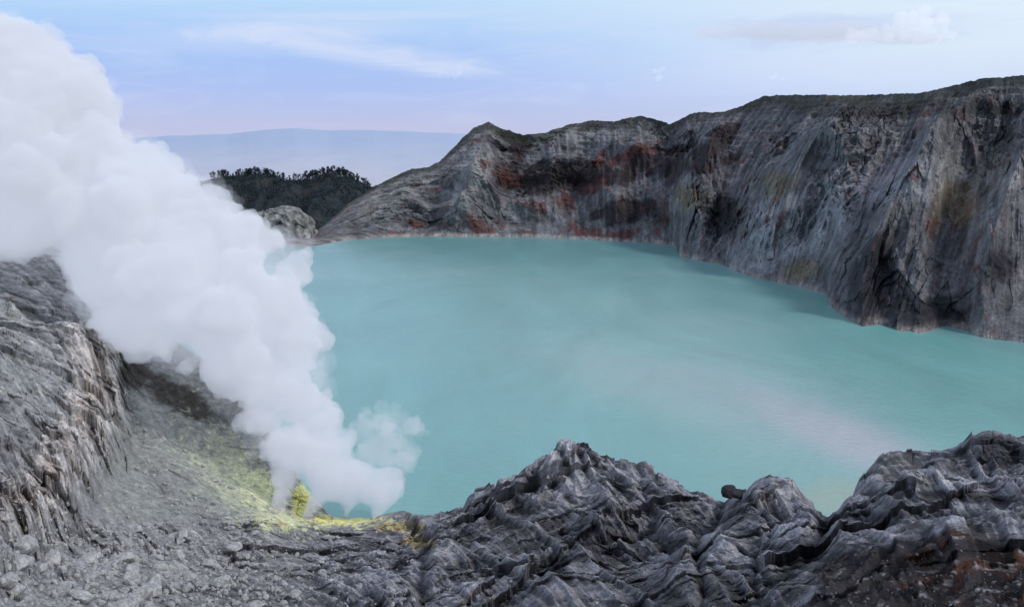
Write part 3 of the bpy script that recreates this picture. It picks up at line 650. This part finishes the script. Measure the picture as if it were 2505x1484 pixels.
def puffs_to_mesh(name,puffs,voxel,mat,amp,wl,amp2=0,sq=(1,1,1),damp=None):
    V=[];Fs=[];k=0
    for c_,r in puffs: V.append(IV*r*np.array(sq)+np.array(c_)); Fs.append(IF+k); k+=len(IV)
    o=mesh_obj('tmp',np.concatenate(V),np.concatenate(Fs)); me0=o.data; bpy.data.objects.remove(o)
    me=vox(me0,voxel)
    n=len(me.vertices); co=np.empty(n*3,dtype=np.float32); me.vertices.foreach_get('co',co); co=co.reshape(-1,3).astype(float)
    no=np.array([v.normal[:] for v in me.vertices])
    x,y,z=co.T/wl
    wv=fbm(x*0.7,y*0.7,z*0.7,2)
    bil=np.abs(pn(x+wv,y,z))*1.0+0.55*np.abs(pn(x*2.1+5,y*2.1+wv,z*2.1))+0.34*np.abs(pn(x*4.3,y*4.3,z*4.3+9))+0.18*np.abs(pn(x*8.6,y*8.6,z*8.6+9))
    d=(bil-0.4)*amp
    if amp2: d=d+(np.abs(pn(x/2.6+3,y/2.6+wv*.4,z/2.6))-0.3)*amp2
    if damp: d=d*(damp[2]+(1-damp[2])*sstep(damp[0],damp[1],co[:,2]))
    co+=no*d[:,None]
    me.vertices.foreach_set('co',co.astype(np.float32).ravel()); me.update()
    me=vox(me,voxel*0.9)
    me.polygons.foreach_set('use_smooth',np.full(len(me.polygons),True))
    me.materials.clear(); me.materials.append(mat); me.name=name
    ob=bpy.data.objects.new(name,me); link(ob); print(name,n); return ob
plume=[(-450,-140),(0,30),(120,60),(165,125),(240,160),(290,240),(300,315),(385,345),(430,395),(475,425),(535,455),(590,515),(665,555),(745,593),(778,640),(765,682),(742,705),(792,785),(790,860),(812,960),(842,1030),(866,1120),(905,1148),(985,1148),(1003,1175),(985,1215),(955,1240),(925,1282),(903,1282),(905,1238),(875,1232),(852,1272),(830,1272),(832,1238),(800,1232),(775,1260),(748,1292),(726,1288),(750,1205),(736,1160),(724,1175),(714,1225),(684,1290),(656,1282),(668,1200),(660,1140),(596,1078),(568,1022),(512,952),(440,905),(320,885),(242,825),(178,715),(130,626),(0,636),(-450,655)]
rnd=random.Random(11)
def plume_depth(uu,vv):
    return 268+ (1250-vv)*0.035+ max(0,(700-uu))*0.02
def mk_puffs(n,scale_in,seed,half_k,vmax=1292):
    rnd=random.Random(seed); puffs=[]; tries=0
    while len(puffs)<n and tries<40000:
        tries+=1
        uu=rnd.uniform(-380,1000); vv=rnd.uniform(-100,vmax)
        if rnd.random()<0.42 and vmax>1200: uu=rnd.uniform(640,1005); vv=rnd.uniform(1080,1292)
        dd=pdist(uu,vv,plume)
        if dd<4 or (dd<12 and vv<1100): continue
        cap=np.interp(vv,[0,600,900,1100,1250],[115,95,66,34,15])*rnd.uniform(0.4,1.0)
        r=min(dd,cap)*rnd.uniform(0.88,1.03)*scale_in
        D=plume_depth(uu,vv)
        half=min(dd*half_k,np.interp(vv,[0,600,900,1250],[230,210,140,30]))*D/F
        dep=D+rnd.uniform(-1,1)*half
        x,y,z=unproj(uu,vv,dep); puffs.append(((float(x),float(y),float(z)),r*dep/F))
    return puffs
sm=puffs_to_mesh('smoke_plume',mk_puffs(1150,1.0,11,1.05),0.72,vol_mat('smoke_volume',0.20,0.36),4.8,9.0,5.0,(1,1,1),(6,26,0.3))
meta(sm,'thick billowing white sulphur smoke rising from vents','smoke')
veil=puffs_to_mesh('smoke_veil',mk_puffs(300,1.22,5,0.9,1120),1.0,vol_mat('smoke_veil_volume',0.032,0.40),7,8.0,4.0)
veil.parent=sm
wisp=[(825,1100),(855,1030),(885,985),(930,955),(985,990),(1040,1040),(1055,1075),(1020,1095),(1030,1135),(960,1180),(850,1170)]
pf=[];t_=0
while len(pf)<90 and t_<4000:
    t_+=1; uu=rnd.uniform(820,1060); vv=rnd.uniform(950,1180); d=pdist(uu,vv,wisp)
    if d<6: continue
    r=min(d,28)*rnd.uniform(0.5,1); dep=275+rnd.uniform(-5,5); x,y,z=unproj(uu,vv,dep); pf.append(((float(x),float(y),float(z)),r*dep/F))
o=puffs_to_mesh('smoke_wisp',pf,0.45,vol_mat('thin_smoke_volume',0.06,0.36),3.5,5.0,2.5); meta(o,'thin drifting wisp of pale smoke over the lake','smoke')

# ------------------------------------------------------------ clouds
def cloud(puf,dep,vx,dens,label,amp=40,wl=200,em=0.3,sq=(1,1,1)):
    L_=[]
    for uu,vv,r in puf:
        x,y,z=unproj(uu,vv,dep+rnd.uniform(-20,20)); L_.append(((float(x),float(y),float(z)),r*dep/F))
    o=puffs_to_mesh('cloud',L_,vx,vol_mat('cloud_volume',dens,em,ec=(0.86,0.88,1.0)),amp,wl,0,sq); meta(o,label,'cloud',None,'small clouds in the sky')
pf=[(rnd.gauss(2240,28),rnd.uniform(44,80),rnd.uniform(9,18)) for _ in range(28)]+[(rnd.uniform(2060,2340),rnd.uniform(76,94),rnd.uniform(8,14)) for _ in range(54)]+[(2262,36,14),(2235,40,12),(2190,62,11),(2165,70,10),(2130,76,9)]
cloud(pf,9000,9,0.0040,'puffy cumulus cloud with a flat base',45,170,0.56)
pf=[(1780,80,13),(1860,76,17),(1950,80,18),(2040,78,18),(2120,84,16),(2200,92,14),(1900,66,9),(2080,62,10),(2010,94,10),(2160,72,10),(2270,98,9)]
cloud(pf,9400,8,0.0022,'long flat lens shaped pale cloud',38,200,0.32,(6.5,3,1.1))
cloud([(1610+rnd.gauss(0,7),188+rnd.uniform(-20,10),rnd.uniform(5,9)) for _ in range(9)]+[(1622,168,6)],9000,8,0.004,'tiny upright cumulus cloud above the ridge',20,120,0.6)
cloud([(1110+rnd.gauss(0,12),184+rnd.gauss(0,4),rnd.uniform(3,7)) for _ in range(9)],9000,8,0.004,'tiny puffy cloud below thin cirrus',20,120,0.6)
cloud([(1902+rnd.gauss(0,12),190+rnd.gauss(0,5),rnd.uniform(4,7)) for _ in range(8)],9000,8,0.003,'tiny faint cloud above the ridge',20,120,0.6)
